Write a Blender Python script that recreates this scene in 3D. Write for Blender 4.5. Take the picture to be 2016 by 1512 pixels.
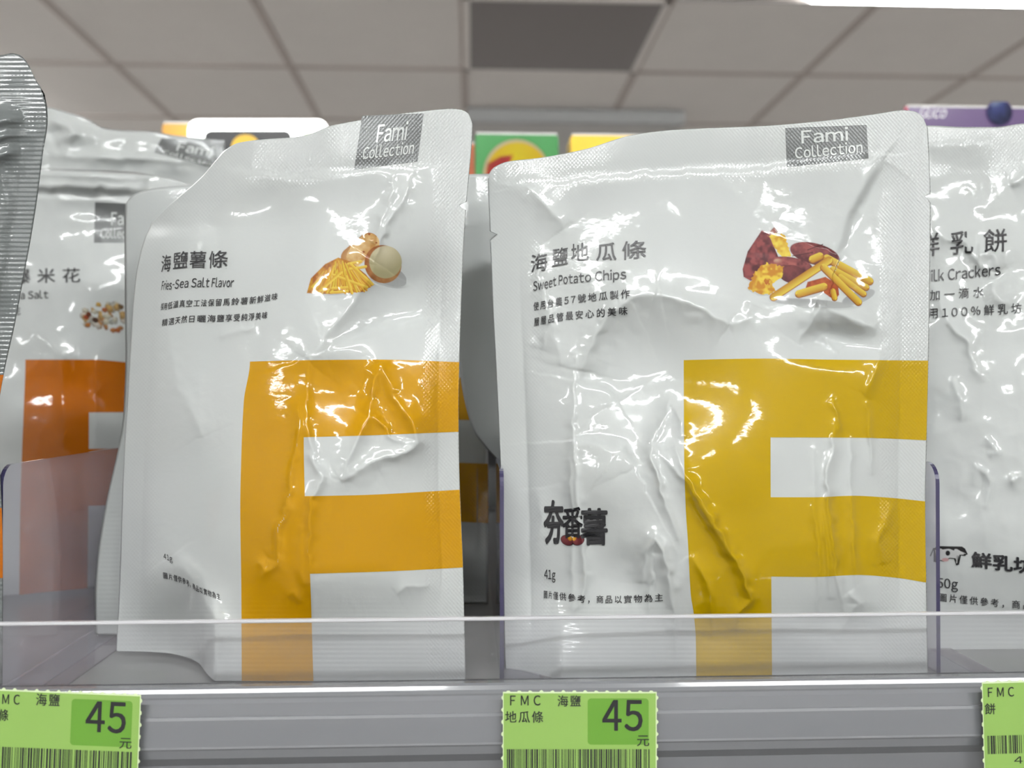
import bpy, math, random
import numpy as np
from mathutils import Matrix, Vector, Euler

for o in list(bpy.data.objects):
    bpy.data.objects.remove(o)
scene = bpy.context.scene
C = scene.collection
random.seed(4)

# ------------------------------------------------------------------ camera, world, lamps, exposure
CAMZ = 1.30                     # eye height; the shelf floor is 0.10 m lower
FPX = 1800.0
YAW = math.atan(80 / FPX); PITCH = math.atan(19 / FPX)
cam_d = bpy.data.cameras.new('camera'); cam = bpy.data.objects.new('camera', cam_d); C.objects.link(cam)
cam.location = (0, 0, CAMZ)
cam.rotation_euler = Euler((math.pi / 2 + PITCH, 0, -YAW), 'XYZ')
cam_d.sensor_width = 36; cam_d.lens = 36 * FPX / 2016
cam_d.clip_start = 0.02; cam_d.clip_end = 60
cam_d.dof.use_dof = True; cam_d.dof.focus_distance = 0.318; cam_d.dof.aperture_fstop = 10.5
scene.camera = cam

w = bpy.data.worlds.new('world'); scene.world = w; w.use_nodes = True
w.node_tree.nodes['Background'].inputs[0].default_value = (0.9, 0.95, 1, 1)
w.node_tree.nodes['Background'].inputs[1].default_value = 0.3

LAMPS = []                      # filled by the ceiling lamp builder below: (x, y, sx, sy)
LAMP_POWER = 66.0
scene.view_settings.view_transform = 'Standard'
scene.view_settings.look = 'None'
scene.view_settings.gamma = 1
scene.view_settings.use_curve_mapping = False
scene.view_settings.exposure = 0.1
scene.cycles.max_bounces = 8
scene.cycles.diffuse_bounces = 4
scene.cycles.glossy_bounces = 3
scene.cycles.transparent_max_bounces = 16
scene.cycles.caustics_reflective = False
scene.cycles.caustics_refractive = False
scene.cycles.use_denoising = True

# ------------------------------------------------------------------ measuring helpers
RM = np.array(cam.rotation_euler.to_matrix())
def P(px, py, Y):
    """point seen at pixel (px,py) of the photograph whose distance from the camera along the shelf depth is Y"""
    px = np.asarray(px, float); py = np.asarray(py, float); Y = np.asarray(Y, float)
    d = np.stack([(px - 1008) / FPX, (756 - py) / FPX, -np.ones_like(px * py)], -1)
    wv = d @ RM.T
    k = Y / wv[..., 1]
    out = wv * k[..., None]
    out[..., 2] += CAMZ
    return out
def XW(px, Y): return float(P(px, 775, Y)[0])
def ZW(py, Y): return float(P(928, py, Y)[2])

def interp(xs, ys, x):
    """monotone-ish cubic interpolation with clamped ends"""
    xs = np.asarray(xs, float); ys = np.asarray(ys, float); x = np.asarray(x, float)
    if len(xs) == 2: return np.interp(x, xs, ys)
    h = np.diff(xs); d = np.diff(ys) / h
    m = np.zeros_like(xs)
    m[1:-1] = np.where(d[:-1] * d[1:] > 0, 2 * d[:-1] * d[1:] / (d[:-1] + d[1:] + 1e-12 * np.sign(d[:-1] + d[1:] + 1e-30)), 0)
    m[0] = d[0]; m[-1] = d[-1]
    xc = np.clip(x, xs[0], xs[-1])
    i = np.clip(np.searchsorted(xs, xc) - 1, 0, len(xs) - 2)
    t = (xc - xs[i]) / h[i]
    return ((2*t**3 - 3*t**2 + 1) * ys[i] + (t**3 - 2*t**2 + t) * h[i] * m[i] + (-2*t**3 + 3*t**2) * ys[i+1] + (t**3 - t**2) * h[i] * m[i+1])
def sst(a, b, x):
    t = np.clip((x - a) / (b - a), 0, 1); return t * t * (3 - 2 * t)

def vnoise(shape_xy, period, seed, x0=0, y0=0):
    """smooth value noise sampled on arrays"""
    X, Y = shape_xy
    rs = np.random.RandomState(seed)
    G = rs.rand(64, 64) * 2 - 1
    u = X / period + 7.3; v = Y / period + 3.1
    iu = np.floor(u).astype(int); iv = np.floor(v).astype(int)
    fu = u - iu; fv = v - iv
    fu = fu**3 * (fu * (fu * 6 - 15) + 10); fv = fv**3 * (fv * (fv * 6 - 15) + 10)
    g = lambda a, b: G[a % 64, b % 64]
    return (g(iu, iv) * (1-fu) + g(iu+1, iv) * fu) * (1-fv) + (g(iu, iv+1) * (1-fu) + g(iu+1, iv+1) * fu) * fv

def polydist(X, Y, pts):
    best = np.full(X.shape, 1e9); sg = np.zeros(X.shape); tt = np.zeros(X.shape)
    n = len(pts) - 1
    for k in range(n):
        ax, ay = pts[k]; bx, by = pts[k+1]
        dx, dy = bx-ax, by-ay; l2 = dx*dx + dy*dy + 1e-9
        t = np.clip(((X-ax)*dx + (Y-ay)*dy) / l2, 0, 1)
        qx = X - ax - t*dx; qy = Y - ay - t*dy
        d = np.hypot(qx, qy)
        s = np.sign(dx*(Y-ay) - dy*(X-ax))
        m = d < best
        best = np.where(m, d, best); sg = np.where(m, s, sg); tt = np.where(m, (k+t)/n, tt)
    return best, sg, tt

# ------------------------------------------------------------------ object helpers
def tag(o, label=None, cat=None, group=None, kind=None):
    if label: o['label'] = label
    if cat: o['category'] = cat
    if group: o['group'] = group
    if kind: o['kind'] = kind
    return o
def thing(name, loc, label, cat, group=None):
    o = bpy.data.objects.new(name, None); C.objects.link(o); o.location = loc
    o.empty_display_size = 0.02
    return tag(o, label, cat, group)
def gmesh(name, V, F, mat, parent=None, smooth=False, uv=None, attrs=None, colors=None, label=None, normals=None):
    """V: world coordinates (n,3); F: list of tuples or (m,4)/(m,3) array"""
    V = np.asarray(V, np.float64)
    if parent is not None: V = V - np.array(parent.matrix_world.translation if parent.parent else parent.location)
    if not isinstance(F, np.ndarray):
        used = sorted({i for f in F for i in f}); re_ = {q: k for k, q in enumerate(used)}
        V = V[used]; F = [tuple(re_[i] for i in f) for f in F]
    me = bpy.data.meshes.new(name)
    if isinstance(F, np.ndarray):
        m, k = F.shape
        me.vertices.add(len(V)); me.vertices.foreach_set('co', V.ravel())
        me.loops.add(m*k); me.loops.foreach_set('vertex_index', F.ravel().astype(np.int32))
        me.polygons.add(m); me.polygons.foreach_set('loop_start', np.arange(0, m*k, k, dtype=np.int32))
        me.update(calc_edges=True)
    else:
        me.from_pydata([tuple(v) for v in V], [], [tuple(f) for f in F]); me.update()
    if smooth: me.polygons.foreach_set('use_smooth', np.ones(len(me.polygons), bool))
    if uv is not None:
        li = np.zeros(len(me.loops), np.int32); me.loops.foreach_get('vertex_index', li)
        l = me.uv_layers.new(name='print_map'); l.data.foreach_set('uv', np.asarray(uv)[li].astype(np.float32).ravel())
    for k_, a in (attrs or {}).items():
        at = me.attributes.new(k_, 'FLOAT', 'POINT'); at.data.foreach_set('value', np.asarray(a, np.float32).ravel())
    if colors is not None:
        at = me.attributes.new('ink', 'FLOAT_COLOR', 'POINT')
        at.data.foreach_set('color', np.concatenate([colors, np.ones((len(colors), 1))], 1).astype(np.float32).ravel())
    if normals is not None:
        me.normals_split_custom_set_from_vertices([tuple(n) for n in normals])
    me.materials.append(mat)
    o = bpy.data.objects.new(name, me); C.objects.link(o)
    if parent is not None: o.parent = parent
    if label: o['label'] = label
    return o
def box(name, x0, x1, y0, y1, z0, z1, mat, parent=None, bev=0.0, label=None):
    import bmesh
    bm = bmesh.new(); bmesh.ops.create_cube(bm, size=1)
    off = np.array(parent.location) if parent is not None else np.zeros(3)
    for v in bm.verts:
        v.co = Vector(((x0+x1)/2 + v.co.x*(x1-x0) - off[0], (y0+y1)/2 + v.co.y*(y1-y0) - off[1], (z0+z1)/2 + v.co.z*(z1-z0) - off[2]))
    if bev: bmesh.ops.bevel(bm, geom=bm.edges[:], offset=bev, segments=2, affect='EDGES')
    me = bpy.data.meshes.new(name); bm.to_mesh(me); bm.free(); me.materials.append(mat)
    o = bpy.data.objects.new(name, me); C.objects.link(o)
    if parent is not None: o.parent = parent
    if label: o['label'] = label
    return o

# ------------------------------------------------------------------ materials
def lin(r, g, b):
    f = lambda c: (c/255/12.92) if c/255 <= 0.04045 else ((c/255+0.055)/1.055)**2.4
    return (f(r), f(g), f(b), 1)
def mat(name, col=(0.8, 0.8, 0.8, 1), rough=0.5, metal=0.0, coat=0.0, coat_r=0.05, emit=0, spec=0.5, mottle=0.0, mscale=30, bump=0.0):
    m = bpy.data.materials.new(name); m.use_nodes = True
    N = m.node_tree.nodes; Lk = m.node_tree.links; b = N['Principled BSDF']
    b.inputs['Base Color'].default_value = col; b.inputs['Roughness'].default_value = rough
    b.inputs['Metallic'].default_value = metal; b.inputs['Coat Weight'].default_value = coat
    b.inputs['Coat Roughness'].default_value = coat_r; b.inputs['Specular IOR Level'].default_value = spec
    if emit:
        b.inputs['Emission Color'].default_value = col; b.inputs['Emission Strength'].default_value = emit
    if mottle or bump:
        tc = N.new('ShaderNodeTexCoord'); nz = N.new('ShaderNodeTexNoise'); nz.inputs['Scale'].default_value = mscale
        nz.inputs['Detail'].default_value = 6
        Lk.new(tc.outputs['Object'], nz.inputs['Vector'])
        if mottle:
            mx = N.new('ShaderNodeMix'); mx.data_type = 'RGBA'
            mx.inputs[6].default_value = tuple(c*(1-mottle) for c in col[:3]) + (1,)
            mx.inputs[7].default_value = tuple(min(1, c*(1+mottle)) for c in col[:3]) + (1,)
            Lk.new(nz.outputs['Fac'], mx.inputs[0]); Lk.new(mx.outputs[2], b.inputs['Base Color'])
        if bump:
            bp = N.new('ShaderNodeBump'); bp.inputs['Distance'].default_value = bump
            Lk.new(nz.outputs['Fac'], bp.inputs['Height']); Lk.new(bp.outputs[0], b.inputs['Normal'])
    return m
def film(name, col=None, rough=0.3, coat=1.0, coat_r=0.04, metal=0.0, emboss=True, bumpd=0.000038, ribd=0.000012, spec=0.12, dot=3.7):
    """printed pouch film: colour (or the 'ink' attribute), satin coat, heat-seal dots and ribs from mesh attributes"""
    m = bpy.data.materials.new(name); m.use_nodes = True
    N = m.node_tree.nodes; Lk = m.node_tree.links; b = N['Principled BSDF']
    b.inputs['Roughness'].default_value = rough; b.inputs['Metallic'].default_value = metal
    b.inputs['Coat Weight'].default_value = coat; b.inputs['Coat Roughness'].default_value = coat_r
    b.inputs['Specular IOR Level'].default_value = spec; b.inputs['Coat IOR'].default_value = 1.36
    if col is None:
        a = N.new('ShaderNodeAttribute'); a.attribute_name = 'ink'; Lk.new(a.outputs['Color'], b.inputs['Base Color'])
    else: b.inputs['Base Color'].default_value = col
    if emboss:
        uv = N.new('ShaderNodeUVMap'); uv.uv_map = 'print_map'
        sp = N.new('ShaderNodeSeparateXYZ'); Lk.new(uv.outputs[0], sp.inputs[0])
        def M(op, *ins):
            n = N.new('ShaderNodeMath'); n.operation = op
            for i, s in enumerate(ins):
                if isinstance(s, (int, float)): n.inputs[i].default_value = s
                else: Lk.new(s, n.inputs[i])
            return n.outputs[0]
        k = 2*math.pi*100/(dot*2)
        sx = M('SINE', M('MULTIPLY', sp.outputs[0], k)); sy = M('SINE', M('MULTIPLY', sp.outputs[1], k*0.9))
        dots = M('MULTIPLY', sx, sy)
        rib = M('SINE', M('MULTIPLY', sp.outputs[1], 2*math.pi*100/9.0))
        a1 = N.new('ShaderNodeAttribute'); a1.attribute_name = 'seal'
        a2 = N.new('ShaderNodeAttribute'); a2.attribute_name = 'rib'
        h = M('ADD', M('MULTIPLY', M('MULTIPLY', dots, a1.outputs['Fac']), bumpd), M('MULTIPLY', M('MULTIPLY', rib, a2.outputs['Fac']), ribd))
        nz = N.new('ShaderNodeTexNoise'); nz.inputs['Scale'].default_value = 9; nz.inputs['Detail'].default_value = 5
        Lk.new(uv.outputs[0], nz.inputs['Vector'])
        h = M('ADD', h, M('MULTIPLY', nz.outputs['Fac'], 0.00004))
        bp = N.new('ShaderNodeBump'); bp.inputs['Distance'].default_value = 1.0
        Lk.new(h, bp.inputs['Height']); Lk.new(bp.outputs[0], b.inputs['Normal']); Lk.new(bp.outputs[0], b.inputs['Coat Normal'])
    return m
def clear(name, tint, haze_col, haze, gloss_r=0.03):
    """clear plastic: tinted see-through body, fresnel gloss, a little haze"""
    m = bpy.data.materials.new(name); m.use_nodes = True
    N = m.node_tree.nodes; Lk = m.node_tree.links
    for n in list(N):
        if n.type != 'OUTPUT_MATERIAL': N.remove(n)
    out = [n for n in N if n.type == 'OUTPUT_MATERIAL'][0]
    t = N.new('ShaderNodeBsdfTransparent'); t.inputs[0].default_value = tint
    d = N.new('ShaderNodeBsdfDiffuse'); d.inputs[0].default_value = haze_col
    g = N.new('ShaderNodeBsdfGlossy'); g.inputs['Roughness'].default_value = gloss_r
    fr = N.new('ShaderNodeFresnel'); ge = N.new('ShaderNodeNewGeometry')
    io = N.new('ShaderNodeMapRange'); io.inputs[3].default_value = 1.45; io.inputs[4].default_value = 1/1.45   # same reflectance on both faces
    Lk.new(ge.outputs['Backfacing'], io.inputs[0]); Lk.new(io.outputs[0], fr.inputs[0])
    nz = N.new('ShaderNodeTexNoise'); nz.inputs['Scale'].default_value = 60; tc = N.new('ShaderNodeTexCoord')
    Lk.new(tc.outputs['Object'], nz.inputs['Vector'])
    mr = N.new('ShaderNodeMapRange'); mr.inputs[3].default_value = haze*0.8; mr.inputs[4].default_value = haze*1.2
    Lk.new(nz.outputs['Fac'], mr.inputs[0])
    m1 = N.new('ShaderNodeMixShader'); Lk.new(mr.outputs[0], m1.inputs[0]); Lk.new(t.outputs[0], m1.inputs[1]); Lk.new(d.outputs[0], m1.inputs[2])
    m2 = N.new('ShaderNodeMixShader'); Lk.new(fr.outputs[0], m2.inputs[0]); Lk.new(m1.outputs[0], m2.inputs[1]); Lk.new(g.outputs[0], m2.inputs[2])
    Lk.new(m2.outputs[0], out.inputs[0])
    return m

M_FILM = film('white_film', (0.385, 0.402, 0.396, 1))
M_FILM_GREY = film('grey_film', (0.11, 0.12, 0.12, 1), rough=0.35, ribd=0.00005)
M_YEL = film('amber_ink', lin(164, 120, 0))
M_YEL2 = film('mustard_ink', lin(156, 128, 0))
M_ORG = film('orange_ink', lin(150, 80, 0))
M_INK = mat('black_ink', (0.012, 0.012, 0.014, 1), rough=0.45, coat=0.2, coat_r=0.1)
M_ART = film('picture_ink', None, emboss=False, rough=0.35)
M_SILVER = film('silver_foil', (0.12, 0.125, 0.125, 1), metal=0.4, rough=0.32, coat=0.5)
M_PALE = mat('pale_ink', (0.42, 0.44, 0.43, 1), rough=0.35, coat=0.4)
M_CEIL = mat('ceiling_tile', (0.88, 0.83, 0.79, 1), rough=0.9, mottle=0.03, mscale=8, bump=0.002)
M_TBAR = mat('grid_bar', (0.55, 0.48, 0.44, 1), rough=0.6, mottle=0.04)
M_WALL = mat('wall_paint', (0.66, 0.64, 0.62, 1), rough=0.8, mottle=0.03, mscale=3)
M_FLOOR = mat('floor_tile', (0.34, 0.335, 0.33, 1), rough=0.3, mottle=0.06, mscale=4)
M_SHELF = mat('shelf_enamel', (0.15, 0.15, 0.147, 1), rough=0.3, mottle=0.06, mscale=20, coat=0.3)
M_RAIL = mat('rail_plastic', (0.155, 0.16, 0.17, 1), rough=0.22, coat=0.8, coat_r=0.05, mottle=0.05, mscale=12)
M_LAMP = mat('lamp_diffuser', (0.985, 1.0, 0.99, 1), emit=LAMP_POWER)
M_LAMPF = mat('lamp_frame', (0.8, 0.8, 0.8, 1), rough=0.4)
M_DIV = clear('divider_plastic', (0.975, 0.965, 0.985, 1), (0.86, 0.85, 1.0, 1), 0.14)
M_DIVE = mat('divider_edge', (0.03, 0.027, 0.07, 1), rough=0.15, coat=0.8)
M_FOOT = clear('divider_foot', (0.78, 0.74, 0.76, 1), (0.50, 0.46, 0.52, 1), 0.25)
M_GUARD = clear('guard_plastic', (0.95, 0.95, 0.96, 1), (0.6, 0.6, 0.63, 1), 0.06)
M_GUARDE = mat('guard_edge_highlight', (0.5, 0.5, 0.52, 1), rough=0.18, coat=0.8)  # pale colour stands in for the highlight along the guard's top edge
M_TAG = mat('green_paper', lin(127, 162, 80), rough=0.45, coat=0.25, coat_r=0.25, mottle=0.03, mscale=60)
M_TAGE = mat('torn_paper', lin(190, 205, 165), rough=0.8)
M_TAGB = mat('dark_green_ink', lin(90, 138, 42), rough=0.45, coat=0.25, coat_r=0.25)

# ------------------------------------------------------------------ glyphs and prints
_gc = {}
def glyph(ch, bold=0.0):
    key = (ch, bold)
    if key in _gc: return _gc[key]
    c = bpy.data.curves.new('g', 'FONT'); c.body = ch; c.size = 1; c.resolution_u = 3
    o = bpy.data.objects.new('g', c); C.objects.link(o)
    bpy.context.view_layer.update()
    ev = o.evaluated_get(bpy.context.evaluated_depsgraph_get()); me = ev.to_mesh()
    V = np.array([v.co[:2] for v in me.vertices]).reshape(-1, 2); F = [tuple(p.vertices) for p in me.polygons]
    if bold:                      # heavier weight: the outline overprinted at small shifts
        sh = [(0, 0), (1, 0), (-1, 0), (0, 1), (0, -1), (.7, .7), (-.7, .7), (.7, -.7), (-.7, -.7)] if bold > .02 else [(1, .6), (-1, .6), (1, -.6), (-1, -.6)]
        n0 = len(V); F = [tuple(i+k*n0 for i in f) for k in range(len(sh)) for f in F]
        V = np.concatenate([np.c_[V + np.array(q)*bold, np.full(n0, k*1.0)] for k, q in enumerate(sh)])
    else: V = np.c_[V, np.zeros(len(V))]
    ev.to_mesh_clear(); bpy.data.objects.remove(o); bpy.data.curves.remove(c)
    _gc[key] = (V, F)
    return V, F
def fw(ch):
    return chr(ord(ch) + 0xFEE0) if '!' <= ch <= '~' else ch
def layout(s, gap=0.0, bold=0.0, narrow=0.0):
    """lays a line out in em units -> verts, faces, total width; Latin letters are set proportionally"""
    x = 0; VV = []; FF = []; n = 0
    for ch in s:
        if ch in ' \u3000':
            x += 0.26 if ch == ' ' else 1.0; continue
        latin = ord(ch) < 0x80
        V, F = glyph(fw(ch) if latin else ch, bold)
        if len(V) == 0: x += 0.5; continue
        V = V.copy()
        if latin:
            V[:, 0] = (V[:, 0]-V[:, 0].min())*(.42 if ch == '-' else 1); wd = V[:, 0].max()
            V[:, 0] += x + 0.045; x += wd + 0.09 + gap
        else:
            V[:, 0] += x; x += 1.0 + gap
        VV.append(V); FF += [tuple(i+n for i in f) for f in F]; n += len(V)
    return np.concatenate(VV), FF, x - gap
class Flat:
    """a flat upright surface seen at constant depth"""
    def __init__(s, Y): s.Yc = Y
    def Y(s, x, y): return np.full(np.broadcast(x, y).shape, s.Yc)
    def attr(s, x, y): return {}
def text(s, knots, h, surf, parent, name='lettering', gap=0.0, bold=0.008, m=None, eps=0.00034, cjk=True, shear=0.0, label=None):
    """knots: (u, x, y_bottom) along the line; h: height of the letters in photo pixels"""
    V, F, Wd = layout(s, gap, bold)
    u = V[:, 0] / Wd
    vmin = V[:, 1].min() if cjk else 0.0
    vmax = V[:, 1].max()
    v = (V[:, 1] - vmin) / (vmax - vmin)
    k = np.array(knots, float)
    x = interp(k[:, 0], k[:, 1], u) + shear * v * h
    y = interp(k[:, 0], k[:, 2], u) - v * h
    Yd = surf.Y(x, y) - eps - V[:, 2]*.000006
    return gmesh(name, P(x, y, Yd), F, m or M_INK, parent, label=label)
def patch(name, xl, xr, yt, yb, surf, m, parent, eps=0.0001, step=2.6, y0=None, y1=None, ysize=None, label=None):
    """a printed patch; xl,xr: functions of y (or numbers), yt,yb: functions of x (or numbers)"""
    f = lambda q: (q if callable(q) else (lambda a, q=q: np.full(np.shape(a), float(q))))
    xl, xr, yt, yb = f(xl), f(xr), f(yt), f(yb)
    mid = np.array([0.0])
    ya = yt(xl(np.array([500.]))); yc = yb(xl(np.array([500.])))
    for _ in range(3): ya = yt(xl(ya)); yc = yb(xl(yc))
    wpx = float(np.abs(xr(ya) - xl(ya))[0]); hpx = float(np.abs(yc-ya)[0])
    nx = max(2, int(wpx/step)); ny = max(2, int(hpx/step))
    S, T = np.meshgrid(np.linspace(0, 1, nx+1), np.linspace(0, 1, ny+1))
    x = xl(ya) + S*(xr(ya)-xl(ya)); y = ya + T*(yc-ya)
    for _ in range(6):
        x = xl(y) + S*(xr(y)-xl(y)); y = yt(x) + T*(yb(x)-yt(x))
    return grid_mesh(name, x, y, surf, m, parent, eps, label)
def grid_faces(ny, nx):
    i = np.arange(ny*nx).reshape(ny, nx)
    return np.stack([i[:-1, :-1], i[1:, :-1], i[1:, 1:], i[:-1, 1:]], -1).reshape(-1, 4)
def grid_mesh(name, x, y, surf, m, parent, eps, label=None):
    Yd = surf.Y(x, y) - eps
    V = P(x, y, Yd).reshape(-1, 3)
    uv = np.stack([x.ravel()/100, -y.ravel()/100], -1)
    at = {k: v.ravel() for k, v in surf.attr(x, y).items()}
    return gmesh(name, V, grid_faces(*x.shape), m, parent, smooth=True, uv=uv, attrs=at, label=label)

# painter for the printed food pictures (flat print, one colour per point)
class Canvas:
    def __init__(s, x0, x1, y0, y1, step=1.0, bg=(0.77, 0.804, 0.792)):
        s.x, s.y = np.meshgrid(np.arange(x0, x1+step, step), np.arange(y0, y1+step, step))
        s.c = np.ones(s.x.shape + (3,)) * np.array(bg); s.a = np.zeros(s.x.shape)
        s.rs = np.random.RandomState(5)
    def put(s, cov, col):
        cov = np.clip(cov, 0, 1)
        s.c = s.c*(1-cov[..., None]) + col*cov[..., None]; s.a = np.maximum(s.a, cov)
    def capsule(s, x0, y0, x1, y1, r, c1, c2=None, r1=None):
        c1 = np.array(lin(*c1)[:3]); c2 = np.array(lin(*(c2 or c1))[:3]) if c2 else c1*0.6
        d, sg, t = polydist(s.x, s.y, [(x0, y0), (x1, y1)])
        rr = r if r1 is None else r + (r1-r)*t
        q = np.clip((sg*d/rr)*0.5 + 0.5, 0, 1)[..., None]
        s.put(rr - d + 0.5, c1*(1-q) + c2*q)
    def ellipse(s, cx, cy, rx, ry, ang, c1, c2, hx=-0.3, hy=-0.4, noise=0.0, wob=0.0, seed=1):
        a = math.radians(ang); dx = s.x-cx; dy = s.y-cy
        p = (dx*math.cos(a)+dy*math.sin(a))/rx; q = (-dx*math.sin(a)+dy*math.cos(a))/ry
        r = np.hypot(p, q)
        if wob: r = r + wob*vnoise((s.x, s.y), 5, seed) + wob*0.6*vnoise((s.x, s.y), 2.4, seed+1)
        c1 = np.array(lin(*c1)[:3]); c2 = np.array(lin(*c2)[:3])
        g = np.clip(np.hypot(p-hx, q-hy)/1.3, 0, 1)[..., None]
        g = np.clip(g + noise*vnoise((s.x, s.y), 9, seed+3)[..., None] + noise*0.6*vnoise((s.x, s.y), 4, seed+4)[..., None], 0, 1)
        s.put((1-r)*min(rx, ry)+0.5, c1*(1-g) + c2*g)
    def poly(s, pts, c1, c2=None, noise=0.3, wob=0.0, seed=1, soft=0.5):
        n = len(pts); ins = np.zeros(s.x.shape, bool)
        xx, yy = s.x, s.y
        if wob:
            xx = xx + wob*vnoise((s.x, s.y), 4, seed+8); yy = yy + wob*vnoise((s.x, s.y), 4, seed+9)
        for k in range(n):
            ax, ay = pts[k]; bx, by = pts[(k+1) % n]
            cond = ((ay > yy) != (by > yy))
            xi = (bx-ax)*(yy-ay)/((by-ay) if by != ay else 1e-9) + ax
            ins ^= cond & (xx < xi)
        d, _, _ = polydist(xx, yy, list(pts)+[pts[0]])
        c1 = np.array(lin(*c1)[:3]); c2 = np.array(lin(*c2)[:3]) if c2 else c1*0.6
        g = np.clip(0.5 + noise*1.5*vnoise((s.x, s.y), 12, seed) + noise*vnoise((s.x, s.y), 5, seed+1), 0, 1)[..., None]
        s.put(np.where(ins, d/soft*0.5+0.5, 0.5-d/soft*0.5), c1*(1-g)+c2*g)
    def build(s, name, surf, parent, eps=0.00014, label=None, m=None):
        ny, nx = s.x.shape
        F = grid_faces(ny, nx); keep = (s.a.ravel()[F].max(1) > 0.02); F = F[keep]
        used = np.unique(F); re = -np.ones(ny*nx, int); re[used] = np.arange(len(used))
        x = s.x.ravel()[used]; y = s.y.ravel()[used]
        V = P(x, y, surf.Y(x, y)-eps)
        return gmesh(name, V, re[F], m or M_ART, parent, smooth=True, colors=s.c.reshape(-1, 3)[used]*0.5, label=label)

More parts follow.
